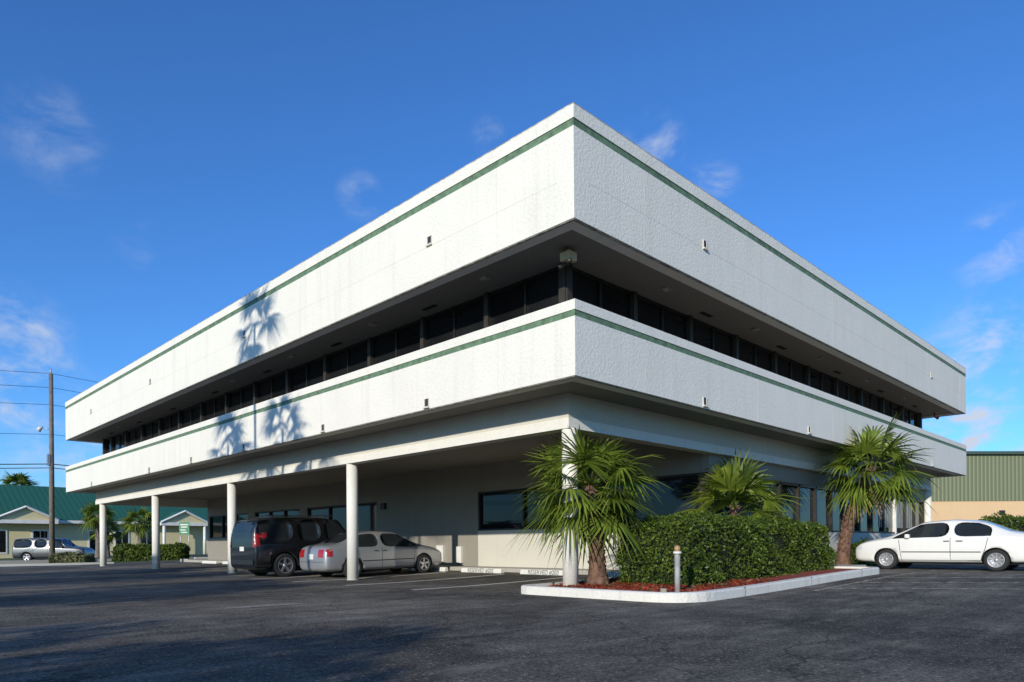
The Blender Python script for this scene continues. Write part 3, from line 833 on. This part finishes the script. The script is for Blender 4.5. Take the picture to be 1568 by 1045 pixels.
boxes('window_surrounds',wl,M_wframe,sh); boxes('window_glass',wg,M_glass,sh)
sh2=empty('teal_roof_shop')
box('walls',34,52,80,92,-.1,4.2,M_cream,sh2)
V=[(33,79,4.2),(53,79,4.2),(53,93,4.2),(33,93,4.2),(38,86,7.4),(48,86,7.4)]
obj('roof',V,[(0,1,5,4),(1,2,5),(2,3,4,5),(3,0,4),(0,3,2,1)],M_roofg,sh2)
boxes('windows',[(36,39,79.9,79.98,.6,2.8),(42,45,79.9,79.98,.6,2.8)],M_glass,sh2)

wh=empty('metal_warehouse',(56,11.2,0),R(-42))
def corr():
    m,nt,b=newmat('green_metal_siding')
    w=N(nt,'ShaderNodeTexWave'); w.wave_type='BANDS'; w.bands_direction='X'; w.inputs['Scale'].default_value=.9
    nt.links.new(coords(nt),w.inputs['Vector'])
    c=ramp(nt,w.outputs['Fac'],[(.0,(.12,.135,.075)),(.25,(.19,.205,.115))])
    nt.links.new(c,b.inputs['Base Color']); b.inputs['Roughness'].default_value=.55
    bump(nt,b,w.outputs['Fac'],.8,.05); return m
box('siding',-6,40,0,25,4.5,8.5,corr(),wh)
box('masonry_base',-6,40,.05,24.9,-.1,4.5,stucco('peach_stucco',(.70,.48,.27),.006,.15,.4),wh)
box('eave',-6.3,40.3,-.35,25.3,8.5,8.75,simple('dark_eave',(.05,.08,.06),.5,.1),wh)
boxes('wall_vent',[(2.4,2.9,-.02,.05,3.3,3.7),(9,9.5,-.02,.05,3.3,3.7)],M_bronze,wh)

# ------------------------------------------------------------ sky, sun
SUN_EL=17.6
tos=Vector((-.933*math.cos(R(SUN_EL)),-.36*math.cos(R(SUN_EL)),math.sin(R(SUN_EL))))
world=bpy.data.worlds.new('World'); scene.world=world; world.use_nodes=True
nt=world.node_tree; bg=nt.nodes['Background']
sky=nt.nodes.new('ShaderNodeTexSky'); sky.sky_type='NISHITA'; sky.sun_disc=False
sky.sun_elevation=R(SUN_EL); sky.sun_rotation=math.atan2(-.933,-.36)%(2*math.pi)
sky.air_density=1.0; sky.dust_density=.25; sky.ozone_density=2.5; sky.altitude=0
skc=mix(nt,1.0,sky.outputs[0],(.62,1.24,2.05),'MULTIPLY')
tc=nt.nodes.new('ShaderNodeTexCoord'); dirv=tc.outputs['Generated']
blobs=[(-33,26,3.6,.34),(-36,13,5,1.1),(-12,26,2.0,.5),(-1.8,30.4,1.5,.5),(11.5,29,2.8,.75),(16,26,2.4,.7),(35,19,3.2,.7),(36,9,9,1.5),(30,4,7,1.3),(-27.7,21,2.0,.25),(-35,5,9,1.0)]
acc=None
for az,el,rad,wt in blobs:
    a=R(45.2-az); el=R(el)
    d=(math.cos(el)*math.cos(a),math.cos(el)*math.sin(a),math.sin(el))
    dp=N(nt,'ShaderNodeVectorMath',operation='DOT_PRODUCT'); nt.links.new(dirv,dp.inputs[0]); dp.inputs[1].default_value=d
    mr=N(nt,'ShaderNodeMapRange'); mr.interpolation_type='SMOOTHSTEP'
    nt.links.new(dp.outputs['Value'],mr.inputs[0]); mr.inputs[1].default_value=math.cos(R(rad)); mr.inputs[2].default_value=1; mr.inputs[3].default_value=0; mr.inputs[4].default_value=wt
    if acc is None: acc=mr.outputs[0]
    else:
        ad=N(nt,'ShaderNodeMath',operation='ADD'); nt.links.new(acc,ad.inputs[0]); nt.links.new(mr.outputs[0],ad.inputs[1]); acc=ad.outputs[0]
mp=N(nt,'ShaderNodeMapping'); mp.inputs['Scale'].default_value=(1,1,1.8); nt.links.new(dirv,mp.inputs['Vector'])
nz=N(nt,'ShaderNodeTexNoise'); nz.inputs['Scale'].default_value=12; nz.inputs['Detail'].default_value=8; nz.inputs['Roughness'].default_value=.62; nz.inputs['Distortion'].default_value=.3
nt.links.new(mp.outputs[0],nz.inputs['Vector'])
nr=N(nt,'ShaderNodeMapRange'); nr.interpolation_type='SMOOTHSTEP'; nt.links.new(nz.outputs['Fac'],nr.inputs[0]); nr.inputs[1].default_value=.40; nr.inputs[2].default_value=.82
ml_=N(nt,'ShaderNodeMath',operation='MULTIPLY'); nt.links.new(acc,ml_.inputs[0]); nt.links.new(nr.outputs[0],ml_.inputs[1]); ml_.use_clamp=True
mc=mix(nt,ml_.outputs[0],skc,(6.3,7.0,8.4))
nt.links.new(mc,bg.inputs['Color']); bg.inputs['Strength'].default_value=.095
sun=bpy.data.lights.new('sun','SUN'); sun.energy=4.2; sun.angle=R(.6); sun.color=(1,.93,.80)
so=bpy.data.objects.new('sun',sun); COL.objects.link(so); so.rotation_euler=tos.to_track_quat('Z','Y').to_euler(); so.location=(-20,-10,20)

# ------------------------------------------------------------ camera
cam=bpy.data.cameras.new('camera'); co_=bpy.data.objects.new('camera',cam); COL.objects.link(co_)
cam.sensor_width=36; cam.lens=1075/1568*36; cam.shift_y=.1995; cam.clip_end=4000; cam.clip_start=.05
M=Matrix.Translation((-9.70,-8.125,.98))@Matrix.Rotation(R(-44.8),4,'Z')@Matrix.Rotation(R(90),4,'X')@Matrix.Rotation(R(-.4),4,'Z')
co_.matrix_world=M
scene.camera=co_
scene.view_settings.view_transform='Standard'; scene.view_settings.look='None'; scene.view_settings.exposure=0
